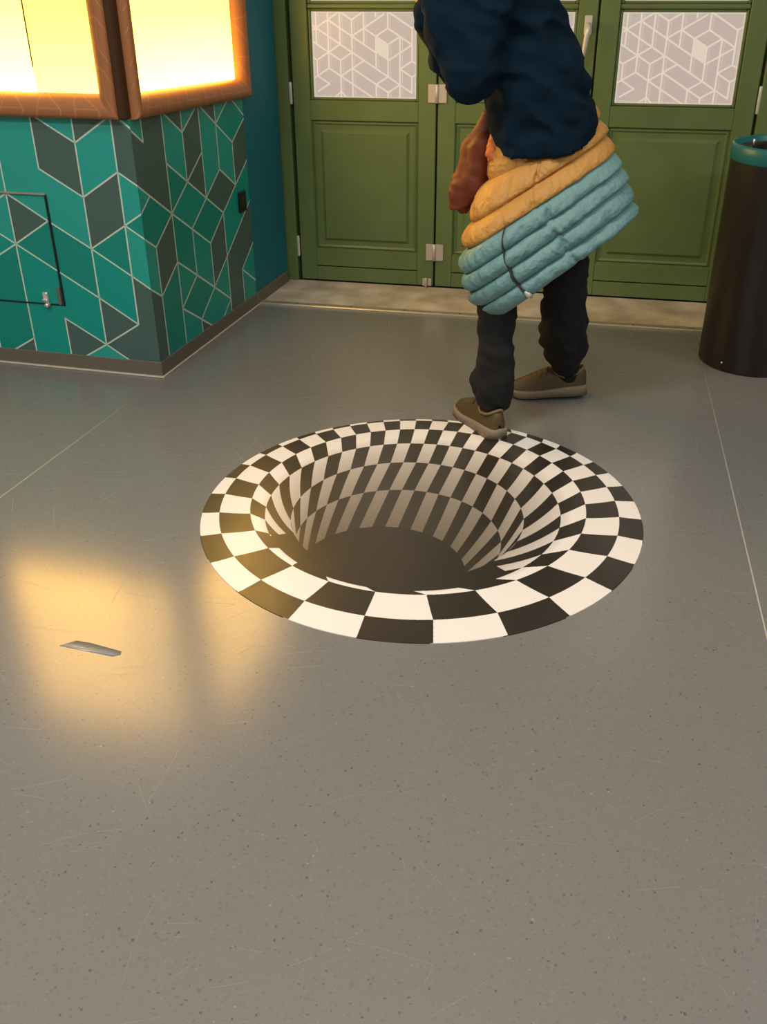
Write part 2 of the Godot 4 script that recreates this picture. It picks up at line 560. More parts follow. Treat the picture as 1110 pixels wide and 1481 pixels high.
func _ready() -> void:
	rng.seed = 20240611
	# ---- camera
	var cam := Camera3D.new()
	cam.name = "camera"
	add_child(cam)
	var pitch := deg_to_rad(29.89)
	var roll := deg_to_rad(-0.5156)
	var u0 := Vector3(0, cos(pitch), -sin(pitch))
	var fw := Vector3(0, -sin(pitch), -cos(pitch))
	var cr := Vector3.RIGHT * cos(roll) + u0 * sin(roll)
	var cu := u0 * cos(roll) - Vector3.RIGHT * sin(roll)
	cam.transform = Transform3D(Basis(cr, cu, -fw), Vector3(0, EYE, 0))
	cam.fov = rad_to_deg(2.0 * atan(740.5 / 1397.27))
	cam.near = 0.05
	cam.current = true
	# ---- air and exposure
	var we := WorldEnvironment.new()
	we.name = "environment"
	var env := Environment.new()
	env.background_mode = Environment.BG_COLOR
	env.background_color = Color(0, 0, 0)
	env.tonemap_mode = Environment.TONE_MAPPER_LINEAR
	env.tonemap_exposure = 1.0
	env.sdfgi_enabled = true
	env.ssao_enabled = true
	env.ssil_enabled = true
	we.environment = env
	add_child(we)
	make_materials()
	# ---- ceiling lamps, all outside the picture
	lamp("long white ceiling lamp above the checkered floor sticker", Vector3(0.05, 2.95, -1.7), Vector2(1.2, 0.3), 2.7, Color(1.0, 0.93, 0.83))
	lamp("long white ceiling lamp before the patterned booth", Vector3(-1.75, 2.95, -0.8), Vector2(1.2, 0.3), 6.5, Color(1.0, 0.985, 0.96))
	lamp("long white ceiling lamp at the right of the foyer, behind the photographer", Vector3(1.6, 2.95, 1.0), Vector2(1.2, 0.3), 5.5, Color(1.0, 0.985, 0.96))
	lamp("long white ceiling lamp above the dark litter bin's side of the foyer", Vector3(2.5, 2.95, -2.0), Vector2(0.3, 1.2), 2.2, Color(1.0, 0.985, 0.96))
	lamp("long white ceiling lamp at the back left of the foyer", Vector3(-1.2, 2.95, 2.4), Vector2(1.2, 0.3), 3.0, Color(1.0, 0.985, 0.96))
	room()
	doors()
	booth()
	bin()
	sticker()
	small_things()
	person()

func quad_floor(st: SurfaceTool, a: Vector3, b: Vector3, w: float, y0: float, y1: float) -> void:
	var d := (b - a).normalized()
	var n := Vector3(-d.z, 0, d.x) * w / 2
	var p := [a + n, b + n, b - n, a - n]
	var c := (a + b) / 2
	poly(st, p.map(func(q): return q + Vector3(0, y1, 0)), c)
	for i in 4:
		var q: Vector3 = p[i]
		var r: Vector3 = p[(i + 1) % 4]
		poly(st, [q + Vector3(0, y0, 0), r + Vector3(0, y0, 0), r + Vector3(0, y1, 0), q + Vector3(0, y1, 0)], c)

func room() -> void:
	var im := floor_images(1024)
	var fm := mat(Color.WHITE, 1.0, 0.0, 0.68)
	fm.albedo_texture = ImageTexture.create_from_image(im[0])
	fm.roughness_texture = ImageTexture.create_from_image(im[1])
	triplanar(fm, 1.0 / 1.4)
	M.floor = fm
	var fl := put("floor", box_mesh(Vector3(-4.2, -0.12, -6.2), Vector3(4.2, 0, 4.6), 0.0), fm)
	tag(fl, "speckled grey vinyl floor with thin welded seams", "floor", "", "structure")
	var seams := [[Vector3(-0.8, 0, -3.335), Vector3(-1.35, 0, -1.62)], [Vector3(1.26, 0, -3.7), Vector3(0.72, 0, -1.06)]]
	for s in seams:
		var st := begin()
		quad_floor(st, s[0], s[1], 0.0035, -0.002, 0.0007)
		put("seam", done(st), mat(c8(176, 172, 160), 0.5), fl, "thin pale welded seam")
	# walls and ceiling
	tag(put("ceiling", box_mesh(Vector3(-4.2, 3.0, -6.2), Vector3(4.2, 3.15, 4.6), 0.0), M.ceiling), "off-white ceiling over the foyer", "ceiling", "", "structure")
	tag(put("wall_near", box_mesh(Vector3(-4.2, 0, 4.4), Vector3(4.2, 3.0, 4.6), 0.0), M.plaster), "plain wall behind the photographer", "wall", "", "structure")
	tag(put("wall_right", box_mesh(Vector3(3.2, 0, -5.0), Vector3(3.4, 3.0, 4.4), 0.0), M.dark_wall), "plain wall to the right of the foyer", "wall", "", "structure")
	tag(put("wall_left", box_mesh(Vector3(-3.4, 0, -5.4), Vector3(-3.2, 3.0, 4.4), 0.0), M.plaster), "plain wall to the left of the foyer", "wall", "", "structure")
	# wall round the doors, in the doors' own axes
	var xf := Transform3D(Basis(DOOR_U, Vector3.UP, Vector3(-DOOR_U.z, 0, DOOR_U.x)), DOOR_AT)
	var wb := Node3D.new()
	wb.name = "wall_back"
	add_child(wb)
	wb.transform = xf
	tag(wb, "wall around and above the green doors", "wall", "", "structure")
	put("left_pier", box_mesh(Vector3(-3.2, 0, -0.2), Vector3(-0.079, 3.0, 0.0), 0.0), M.teal, wb)
	put("right_pier", box_mesh(Vector3(1.985, 0, -0.2), Vector3(4.4, 3.0, 0.0), 0.0), M.green, wb)
	put("header", box_mesh(Vector3(-0.079, 2.24, -0.2), Vector3(1.985, 3.0, 0.0), 0.0), M.green, wb)
	put("backing", box_mesh(Vector3(-0.079, 0, -0.26), Vector3(1.985, 2.24, -0.21), 0.0), M.gap, wb)
	# plain teal wall between the booth and the doors
	var tw := Node3D.new()
	tw.name = "wall_side"
	add_child(tw)
	tw.position = BOOTH_AT
	tag(tw, "plain dark teal wall between the patterned booth and green door frame", "wall", "", "structure")
	var st2 := begin()
	var tf := Transform3D(Basis(SIDE_U, Vector3.UP, SIDE_N), Vector3.ZERO)
	bbox(st2, Vector3(SIDE_END + 0.0005, 0.0, -0.2), Vector3(1.245, 3.0, -0.002), 0.0, tf)
	put("panel", done(st2), M.teal, tw)
	var bb := begin()
	bbox(bb, Vector3(SIDE_END + 0.0005, 0, -0.05), Vector3(1.235, 0.056, 0.006), 0.004, tf)
	var sk := put("baseboard_left", done(bb), M.skirt)
	sk.position = BOOTH_AT
	tag(sk, "grey baseboard under the plain teal wall", "baseboard", "", "structure")
	# stone sill with its metal edge
	var sill := begin()
	bbox(sill, Vector3(-0.075, -0.05, 0.0), Vector3(3.0, 0.006, 0.375), 0.003)
	var s1 := put("trim_1", done(sill), M.stone)
	s1.transform = xf
	tag(s1, "worn pale stone sill at the foot of the green doors", "sill", "", "structure")
	var ms := begin()
	bbox(ms, Vector3(-0.085, -0.01, 0.345), Vector3(3.0, 0.0095, 0.385), 0.004)
	var s2 := put("trim_2", done(ms), M.strip)
	s2.transform = xf
	tag(s2, "pale metal edging strip with countersunk screws along the stone sill", "edging", "", "structure")
	for i in 12:
		var sc := begin()
		lathe(sc, [Vector2(0.0, 0.0), Vector2(0.004, 0.0), Vector2(0.0045, -0.001)], 12)
		var o := put("screw", done(sc), M.corner, s2)
		o.position = Vector3(0.09 + i * 0.24, 0.0105, 0.366)

# ---------------------------------------------------------------- the folding doors
func raised_panel(st: SurfaceTool, lo: Vector2, hi: Vector2) -> void:
	var steps := [[0.0, -0.002], [0.004, -0.013], [0.012, -0.008], [0.02, -0.014], [0.04, -0.014], [0.046, -0.009], [0.052, -0.004]]
	st.set_smooth_group(-1)
	var ring := []
	for s in steps:
		var d: float = s[0]
		ring.append([Vector3(lo.x + d, lo.y + d, s[1]), Vector3(hi.x - d, lo.y + d, s[1]), Vector3(hi.x - d, hi.y - d, s[1]), Vector3(lo.x + d, hi.y - d, s[1])])
	for i in ring.size() - 1:
		for j in 4:
			poly(st, [ring[i][j], ring[i][(j + 1) % 4], ring[i + 1][(j + 1) % 4], ring[i + 1][j]], Vector3((lo.x + hi.x) / 2, (lo.y + hi.y) / 2, -5.0))
	poly(st, ring[-1], Vector3(lo.x, lo.y, -5.0))
	st.set_smooth_group(0)

func flat_pane(lo: Vector2, hi: Vector2, z0: float, z1: float) -> ArrayMesh:
	var st := begin()
	var uvs := [Vector2(0, 1), Vector2(1, 1), Vector2(1, 0), Vector2(0, 0)]
	for side in [z1, z0]:
		var p := [Vector3(lo.x, lo.y, side), Vector3(hi.x, lo.y, side), Vector3(hi.x, hi.y, side), Vector3(lo.x, hi.y, side)]
		for k in ([0, 2, 1, 0, 3, 2] if side == z1 else [0, 1, 2, 0, 2, 3]):
			st.set_uv(uvs[k])
			st.set_normal(Vector3(0, 0, 1 if side == z1 else -1))
			st.add_vertex(p[k])
	return st.commit()

func leaf(n: int, s0: float, w: float, label: String, pane_mat: Material) -> Node3D:
	var xf := Transform3D(Basis(DOOR_U, Vector3.UP, Vector3(-DOOR_U.z, 0, DOOR_U.x)), DOOR_AT + DOOR_U * s0)
	var t := Node3D.new()
	t.name = "door_%d" % n
	add_child(t)
	t.transform = xf
	tag(t, label, "door", "", "structure")
	var st_w := 0.078
	var z0 := -0.045
	put("stile", box_mesh(Vector3(0.002, 0.011, z0), Vector3(st_w, 2.18, 0)), M.green, t)
	put("stile", box_mesh(Vector3(w - st_w, 0.011, z0), Vector3(w - 0.002, 2.18, 0)), M.green, t)
	var a := st_w
	var b := w - st_w
	put("kick_rail", box_mesh(Vector3(a, 0.011, z0), Vector3(b, 0.074, -0.0005), 0.002), M.green, t)
	put("rail", box_mesh(Vector3(a, 0.079, z0), Vector3(b, 0.155, -0.0005), 0.002), M.green, t)
	put("rail", box_mesh(Vector3(a, 0.715, z0), Vector3(b, 0.795, -0.0005), 0.002), M.green, t)
	put("rail", box_mesh(Vector3(a, 2.02, z0), Vector3(b, 2.18, -0.0005), 0.002), M.green, t)
	var pan := begin()
	raised_panel(pan, Vector2(a, 0.155), Vector2(b, 0.715))
	put("raised_panel", done(pan), M.green, t)
	var h0 := 0.795
	for i in 4:
		var h1: float = 1.146 if i == 0 else h0 + 0.281
		if i == 3: h1 = 2.02
		var bead := begin()
		for e in [[a, h0, a + 0.013, h1], [b - 0.013, h0, b, h1], [a + 0.013, h0, b - 0.013, h0 + 0.011], [a + 0.013, h1 - 0.011, b - 0.013, h1]]:
			bbox(bead, Vector3(e[0], e[1], z0 + 0.01), Vector3(e[2], e[3], -0.012), 0.004)
		put("glazing_bead", done(bead), M.green, t)
		put("pane", flat_pane(Vector2(a + 0.013, h0 + 0.011), Vector2(b - 0.013, h1 - 0.011), -0.033, -0.026), pane_mat, t, "backlit frosted pane with a pale line pattern")
		if i < 3:
			put("muntin", box_mesh(Vector3(a, h1, z0), Vector3(b, h1 + 0.018, -0.003), 0.005), M.green, t)
		h0 = h1 + 0.018
	return t

func barrel(t: Node3D, x: float, h0: float, h1: float) -> void:
	var st := begin()
	lathe(st, [Vector2(0, h0), Vector2(0.0055, h0), Vector2(0.007, h0 + 0.004), Vector2(0.007, h1 - 0.004), Vector2(0.0055, h1), Vector2(0, h1)], 16, Vector3(x, 0, 0.006))
	put("hinge", done(st), M.white_metal, t, "slim pale hinge barrel")

func plate_hinge(t: Node3D, x: float, h0: float, h1: float) -> void:
	var st := begin()
	bbox(st, Vector3(x - 0.038, h0, 0.0), Vector3(x - 0.003, h1, 0.007), 0.002)
	bbox(st, Vector3(x + 0.006, h0, 0.0), Vector3(x + 0.042, h1, 0.007), 0.002)
	lathe(st, [Vector2(0, h0), Vector2(0.008, h0), Vector2(0.008, h1), Vector2(0, h1)], 14, Vector3(x, 0, 0.006))
	put("plate_hinge", done(st), M.steel, t, "square grey plate hinge joining two leaves")

func doors() -> void:
	var film := ImageTexture.create_from_image(pane_picture(512, 384))
	var pm := mat(Color(0.3, 0.29, 0.28), 0.3)
	pm.emission_enabled = true
	pm.emission = Color(0.86, 0.86, 0.86)
	pm.emission_texture = film
	pm.emission_operator = BaseMaterial3D.EMISSION_OP_MULTIPLY
	var w := 0.632
	var l1 := leaf(1, 0.0, w, "left green panelled door leaf beside the teal wall", pm)
	var l2 := leaf(2, 0.636, w, "middle green panelled door leaf with lever handle, behind the person", pm)
	var l3 := leaf(3, 1.272, w + 0.008, "right green panelled door leaf behind the dark bin", pm)
	barrel(l1, -0.006, 0.778, 0.867)
	barrel(l1, -0.006, 0.12, 0.213)
	barrel(l1, -0.006, 1.75, 1.84)
	for h in [[0.778, 0.88], [0.12, 0.213], [1.75, 1.84]]: barrel(l3, 0.646, h[0], h[1])
	for h in [[0.794, 0.867], [0.129, 0.203], [1.72, 1.8]]: plate_hinge(l1, 0.634, h[0], h[1])
	# drop bolt at the foot of the left leaf
	var st := begin()
	bbox(st, Vector3(0.582, 0.012, 0.0), Vector3(0.596, 0.046, 0.01), 0.002)
	bbox(st, Vector3(0.604, 0.012, 0.0), Vector3(0.624, 0.046, 0.008), 0.002)
	tube(st, [Vector3(0.6, 0.007, 0.014), Vector3(0.6, 0.05, 0.014)], [0.006, 0.006], 12)
	put("drop_bolt", done(st), M.steel, l1, "small metal drop bolt at the foot of the leaf")
	# lever handle of the middle leaf
	var ha := begin()
	bbox(ha, Vector3(0.581, 1.055, 0.0), Vector3(0.612, 1.125, 0.008), 0.004)
	var x := 0.598
	tube(ha, [Vector3(x, 1.09, 0.006), Vector3(x, 1.09, 0.04), Vector3(x, 1.086, 0.05), Vector3(x - 0.002, 1.06, 0.054), Vector3(x - 0.008, 1.0, 0.054), Vector3(x - 0.013, 0.965, 0.052)], [0.011, 0.011, 0.0125, 0.0105, 0.0085, 0.0065], 14)
	put("handle", done(ha), M.white_metal, l2, "polished lever handle pointing down")
	# frame round the three leaves
	var fr := Node3D.new()
	fr.name = "trim_3"
	add_child(fr)
	fr.transform = Transform3D(Basis(DOOR_U, Vector3.UP, Vector3(-DOOR_U.z, 0, DOOR_U.x)), DOOR_AT)
	tag(fr, "green painted frame around the folding doors", "door frame", "", "structure")
	put("jamb", box_mesh(Vector3(-0.079, 0.006, -0.1), Vector3(-0.012, 2.24, 0.012), 0.004), M.green, fr)
	put("jamb", box_mesh(Vector3(1.921, 0.006, -0.1), Vector3(1.985, 2.24, 0.012), 0.004), M.green, fr)
	put("head", box_mesh(Vector3(-0.012, 2.185, -0.1), Vector3(1.921, 2.24, 0.012), 0.004), M.green, fr)
	var stop := begin()
	bbox(stop, Vector3(-0.012, 0.006, -0.1), Vector3(0.0, 2.185, -0.046), 0.001)
	bbox(stop, Vector3(1.915, 0.006, -0.1), Vector3(1.921, 2.185, -0.046), 0.001)
	put("stop", done(stop), M.green, fr)

# ---------------------------------------------------------------- the ticket booth
# a rail of a window frame: a rounded profile (across, out) swept between two points of a face
func frame_rail(st: SurfaceTool, side: bool, a: Vector2, b: Vector2, inward: Vector2, width: float, m0: float, m1: float) -> void:
	var prof := [[0.0, 0.0], [0.001, 0.02], [0.005, 0.031], [0.014, 0.037], [0.03, 0.037], [0.048, 0.031], [0.062, 0.02], [0.071, 0.006], [0.074, -0.03]]
	var rows := []
	var dir := (b - a).normalized()
	for i in 13:
		var t := i / 12.0
		var r := []
		for p in prof:
			var f: float = p[0] / 0.074
			var q: Vector2 = a.lerp(b, t) + inward * f * width + dir * f * (m0 * (1.0 - t) - m1 * t)
			r.append(face_p(side, q.x, q.y, p[1]))
		rows.append(r)
	grid(st, rows, false, true, side)

# the faint pale lines that run over the frames
func frame_print() -> Image:
	var w := 48
	var h := 512
	var im := Image.create_empty(w, h, false, Image.FORMAT_RGB8)
	var base := Color(0.86, 0.86, 0.86)
	im.fill(base)
	var line := func(x0: float, y0: float, x1: float, y1: float) -> void:
		for i in 160:
			var t := i / 159.0
			im.fill_rect(Rect2i(int(lerpf(x0, x1, t)), int(lerpf(y0, y1, t)), 1, 2), Color(1, 1, 1))
	for k in 6:
		var y := 20.0 + k * 84.0
		line.call(24, y, 44, y + 22)
		line.call(24, y, 6, y + 22)
		line.call(24, y, 24, y + 52)
		line.call(24, y + 52, 42, y + 34)
		line.call(24, y + 52, 8, y + 70)
	return im

func booth() -> void:
	var t := thing("ticket_booth", "teal booth with geometric print and two glowing windows in bronze frames", "booth", Transform3D(Basis.IDENTITY, BOOTH_AT))
	var ff := Transform3D(Basis(FRONT_U, Vector3.UP, FRONT_N), Vector3.ZERO)
	var sf := Transform3D(Basis(SIDE_U, Vector3.UP, SIDE_N), Vector3.ZERO)
	# carcass
	var st := begin()
	bbox(st, Vector3(0.0, 0.002, -0.84), Vector3(1.9, 0.87, 0.0), 0.0, ff)
	put("carcass", done(st), M.teal, t)
	var hd := begin()
	bbox(hd, Vector3(0.0, 1.78, -0.84), Vector3(1.9, 3.0, 0.0), 0.0, ff)
	bbox(hd, Vector3(0.9, 0.87, -0.84), Vector3(1.9, 1.78, 0.0), 0.0, ff)
	put("header", done(hd), M.teal, t)
	# the printed wrap on both faces
	put("printed_wrap", vinyl(false), M.vinyl, t, "teal and slate rhombus print with white lines on the front")
	put("printed_wrap", vinyl(true), M.vinyl, t, "teal and slate rhombus print with white lines on the side")
	# skirting
	var sk := begin()
	bbox(sk, Vector3(-0.003, 0.0, -0.02), Vector3(1.9, 0.058, 0.003), 0.002, ff)
	put("skirting", done(sk), M.skirt, t)
	var sk2 := begin()
	bbox(sk2, Vector3(-0.003, 0.0, -0.02), Vector3(SIDE_END, 0.058, 0.003), 0.002, sf)
	put("skirting", done(sk2), M.skirt, t)
	var be := begin()
	bbox(be, Vector3(-0.012, 0.0, 0.0), Vector3(1.9, 0.006, 0.013), 0.002, ff)
	put("sealant_bead", done(be), M.seal, t)
	var be2 := begin()
	bbox(be2, Vector3(-0.006, 0.0, 0.0), Vector3(SIDE_END + 0.3, 0.005, 0.009), 0.002, sf)
	put("sealant_bead", done(be2), M.seal, t)
	# windows
	for side in [false, true]:
		var lo := 0.022 if not side else 0.004
		var hi := 0.90
		var b0 := 0.882
		var b1 := 1.82
		var win := Node3D.new()
		win.name = "window_side" if side else "window_front"
		win.name = "window" if not side else "window_001"
		t.add_child(win)
		win.set_meta("label", "tall glowing window on the booth's side" if side else "wide glowing window on the booth's front")
		var iw := 0.072 if not side else 0.056
		var fr := begin()
		frame_rail(fr, side, Vector2(lo, b0), Vector2(hi, b0), Vector2(0, 1), 0.076, iw, 0.056)
		put("frame", done(fr), M.bronze, win)
		fr = begin()
		frame_rail(fr, side, Vector2(lo, b1), Vector2(lo, b0), Vector2(1, 0), iw, 0.076, 0.076)
		put("frame", done(fr), M.bronze, win)
		fr = begin()
		frame_rail(fr, side, Vector2(hi, b0), Vector2(hi, b1), Vector2(-1, 0), 0.056, 0.076, 0.076)
		put("frame", done(fr), M.bronze, win)
		fr = begin()
		frame_rail(fr, side, Vector2(hi, b1), Vector2(lo, b1), Vector2(0, -1), 0.076, 0.056, iw)
		put("frame", done(fr), M.bronze, win)
		# glowing pane, brightest low down where its lamps sit
		var g := Gradient.new()
		g.set_color(0, Color(0.64, 0.64, 0.64))
		g.set_color(1, Color(1, 1, 1))
		g.set_offset(0, 0.68)
		g.set_offset(1, 0.96)
		var gt := GradientTexture2D.new()
		gt.gradient = g
		gt.width = 8
		gt.height = 128
		gt.fill_from = Vector2(0, 0)
		gt.fill_to = Vector2(0, 1)
		var pm := mat(Color(0.8, 0.7, 0.5), 0.4)
		pm.emission_enabled = true
		pm.emission = Color(1.0, 0.755, 0.29)
		pm.emission_texture = gt
		pm.emission_operator = BaseMaterial3D.EMISSION_OP_MULTIPLY
		pm.emission_energy_multiplier = 14.0
		# two sheets behind the front window, the one next to the corner dimmer
		var sheets := [[lo + 0.04, 0.3245, 0.5], [0.3247, hi - 0.03, 1.0]] if not side else [[lo + 0.04, hi - 0.03, 1.0]]
		for sheet in sheets:
			var pa := begin()
			var q := [[sheet[0], b0 + 0.05], [sheet[1], b0 + 0.05], [sheet[1], b1 - 0.05], [sheet[0], b1 - 0.05]]
			var uvs := [Vector2(0, 1), Vector2(1, 1), Vector2(1, 0), Vector2(0, 0)]
			for z in [-0.012, -0.02]:
				for k in ([0, 1, 2, 0, 2, 3] if z > -0.015 else [0, 2, 1, 0, 3, 2]):
					pa.set_uv(uvs[k])
					pa.add_vertex(face_p(side, q[k][0], q[k][1], z))
			var own := pm.duplicate()
			own.emission_energy_multiplier = pm.emission_energy_multiplier * sheet[2]
			put("pane", done(pa), own, win, "pane glowing warm yellow")
		if not side:
			var jn := begin()
			bbox(jn, Vector3(0.322, 1.03, -0.012), Vector3(0.3275, 1.76, -0.0095), 0.001, ff)
			put("joint", done(jn), mat(c8(120, 90, 40), 0.6), win)
		var l := AreaLight3D.new()
		l.name = "light"
		l.area_size = Vector2(0.74, 0.8)
		l.area_range = 12.0
		l.light_energy = 0.5
		l.light_color = Color(1.0, 0.8, 0.52)
		l.shadow_enabled = true
		var nn := SIDE_N if side else FRONT_N
		t.add_child(l, true)
		l.transform = Transform3D(Basis.looking_at(nn, Vector3.UP), face_p(side, 0.46, 1.35, 0.045))
	# dark corner post between the two windows
	var cp := begin()
	bbox(cp, Vector3(-0.006, 0.884, -0.06), Vector3(0.024, 1.82, 0.03), 0.006, ff)
	put("corner_post", done(cp), M.corner, t)
	# service hatch: metal lip along its top, open joints at its side and foot
	var h := Node3D.new()
	h.name = "service_hatch"
	t.add_child(h)
	h.set_meta("label", "flush access hatch with a metal lip and cam latch")
	var lip := begin()
	bbox(lip, Vector3(0.352, 0.632, 0.0), Vector3(0.9, 0.638, 0.009), 0.001, ff)
	put("lip", done(lip), M.strip, h)
	var jo := begin()
	bbox(jo, Vector3(0.350, 0.243, 0.0), Vector3(0.358, 0.634, 0.006), 0.001, ff)
	put("side_joint", done(jo), M.gap, h)
	var jf := begin()
	bbox(jf, Vector3(0.358, 0.243, 0.0), Vector3(0.9, 0.247, 0.005), 0.001, ff)
	put("foot_joint", done(jf), M.gap, h)
	var hg := begin()
	bbox(hg, Vector3(0.362, 0.246, 0.0), Vector3(0.374, 0.312, 0.007), 0.002, ff)
	put("hinge", done(hg), M.skirt, h)
	var la := begin()
	bbox(la, Vector3(0.413, 0.252, 0.0), Vector3(0.432, 0.290, 0.014), 0.003, ff)
	bbox(la, Vector3(0.409, 0.262, 0.012), Vector3(0.43, 0.268, 0.024), 0.002, ff)
	tube(la, [ff * Vector3(0.418, 0.246, 0.0), ff * Vector3(0.418, 0.244, 0.018), ff * Vector3(0.418, 0.243, 0.022)], [0.0085, 0.0085, 0.006], 16)
	put("latch", done(la), M.chrome, h, "small chrome cam latch")
	# black socket on the side face
	var so := thing("wall_socket", "small black socket box on the booth's patterned side", "socket", Transform3D(Basis.IDENTITY, BOOTH_AT))
	var s1 := begin()
	bbox(s1, Vector3(0.757, 0.423, 0.001), Vector3(0.818, 0.506, 0.012), 0.004, sf)
	put("plate", done(s1), M.black, so)
	var s2 := begin()
	var rows := []
	for i in 3:
		var r := []
		for j in 20:
			var a := TAU * j / 20
			var rad: float = [0.02, 0.018, 0.004][i]
			r.append(sf * Vector3(0.7875 + rad * cos(a), 0.4645 + rad * sin(a), [0.012, 0.014, 0.0125][i]))
		rows.append(r)
	grid(s2, rows, true)
	put("insert", done(s2), mat(c8(40, 36, 34), 0.3), so)

# ---------------------------------------------------------------- bin
func bin() -> void:
	var t := thing("litter_bin", "tall dark brown cylindrical litter bin with a teal rim", "bin", Transform3D(Basis.IDENTITY, Vector3(1.392, 0, -3.447)))
	var st := begin()
	lathe(st, [Vector2(0.0, 0.0), Vector2(0.186, 0.0), Vector2(0.189, 0.004), Vector2(0.189, 0.724)], 72)
	put("body", done(st), mat(c8(29, 25, 22), 0.42), t)
	st = begin()
	lathe(st, [Vector2(0.189, 0.72), Vector2(0.1905, 0.722), Vector2(0.1925, 0.728), Vector2(0.1925, 0.766), Vector2(0.189, 0.773), Vector2(0.184, 0.774), Vector2(0.179, 0.768), Vector2(0.17, 0.752)], 72)
	put("rim", done(st), mat(c8(28, 104, 106), 0.35), t)
	st = begin()
	lathe(st, [Vector2(0.172, 0.754), Vector2(0.15, 0.757), Vector2(0.128, 0.758), Vector2(0.12, 0.752), Vector2(0.118, 0.70), Vector2(0.11, 0.3), Vector2(0.0, 0.29)], 60)
	put("lid_well", done(st), M.black, t)
	st = begin()
	var a := -2.5
	tube(st, [Vector3(0.125 * cos(a), 0.757, -0.125 * sin(a) - 0.15), Vector3(0.125 * cos(a), 0.775, -0.125 * sin(a) - 0.15)], [0.004, 0.004], 10)
	put("pin", done(st), M.chrome, t)
	st = begin()
	var d := Vector3(-0.79, 0, 0.61)
	tube(st, [d * 0.187 + Vector3(0, 0.033, 0), d * 0.192 + Vector3(0, 0.033, 0)], [0.004, 0.003], 10)
	put("rivet", done(st), M.chrome, t)

# ---------------------------------------------------------------- floor sticker
func sticker() -> void:
	var m := mat(Color.WHITE, 0.3, 0.0, 0.62)
	m.albedo_texture = ImageTexture.create_from_image(funnel_picture(1400))
	m.texture_filter = BaseMaterial3D.TEXTURE_FILTER_LINEAR
	m.texture_repeat = false
	m.roughness_texture = noise_tex(0.03, Color(0.75, 0.75, 0.75), Color(1, 1, 1), 256, 4)
	m.roughness = 0.36
	var st := begin()
	var n := 180
	for i in n:
		var a := TAU * i / n
		var b := TAU * (i + 1) / n
		for p in [Vector2.ZERO, Vector2(cos(a), sin(a)), Vector2(cos(b), sin(b))]:
			st.set_uv(Vector2(0.5, 0.5) + p * 0.499)
			st.set_normal(Vector3.UP)
			st.add_vertex(Vector3(p.x * DISC_R, 0.0012, p.y * DISC_R))
	for i in n:
		var a := TAU * i / n
		var b := TAU * (i + 1) / n
		var e := [Vector3(cos(a), 0, sin(a)), Vector3(cos(b), 0, sin(b))]
		var q := [e[0] * DISC_R + Vector3(0, 0.0012, 0), e[1] * DISC_R + Vector3(0, 0.0012, 0), e[1] * (DISC_R + 0.0012), e[0] * (DISC_R + 0.0012)]
		for k in [0, 2, 1, 0, 3, 2]:
			st.set_uv(Vector2(0.5, 0.5) + Vector2(e[0].x, e[0].z) * 0.4985)
			st.set_normal(e[0])
			st.add_vertex(q[k])
	var o := put("floor_sticker", st.commit(), m)
	o.position = DISC
	tag(o, "round black and white checkered floor sticker printed as a deep hole", "floor sticker")

func small_things() -> void:
	var st := begin()
	var a := Vector3(-0.727, 0, -1.728)
	var p := [Vector3(-0.727, 0.001, -1.727), Vector3(-0.6, 0.001, -1.687), Vector3(-0.583, 0.001, -1.693), Vector3(-0.584, 0.001, -1.704), Vector3(-0.66, 0.001, -1.735), Vector3(-0.694, 0.001, -1.744)]
	poly(st, p, a - Vector3(0, 1, 0))
	for i in p.size():
		var q: Vector3 = p[i]
		var r: Vector3 = p[(i + 1) % p.size()]
		poly(st, [q, r, r - Vector3(0, 0.001, 0), q - Vector3(0, 0.001, 0)], Vector3(-0.65, 0, -1.715))
	tag(put("tape_strip", done(st), mat(c8(150, 147, 140), 0.3, 0.0, 0.62)), "short sliver of grey tape stuck on the floor left of the sticker", "tape")

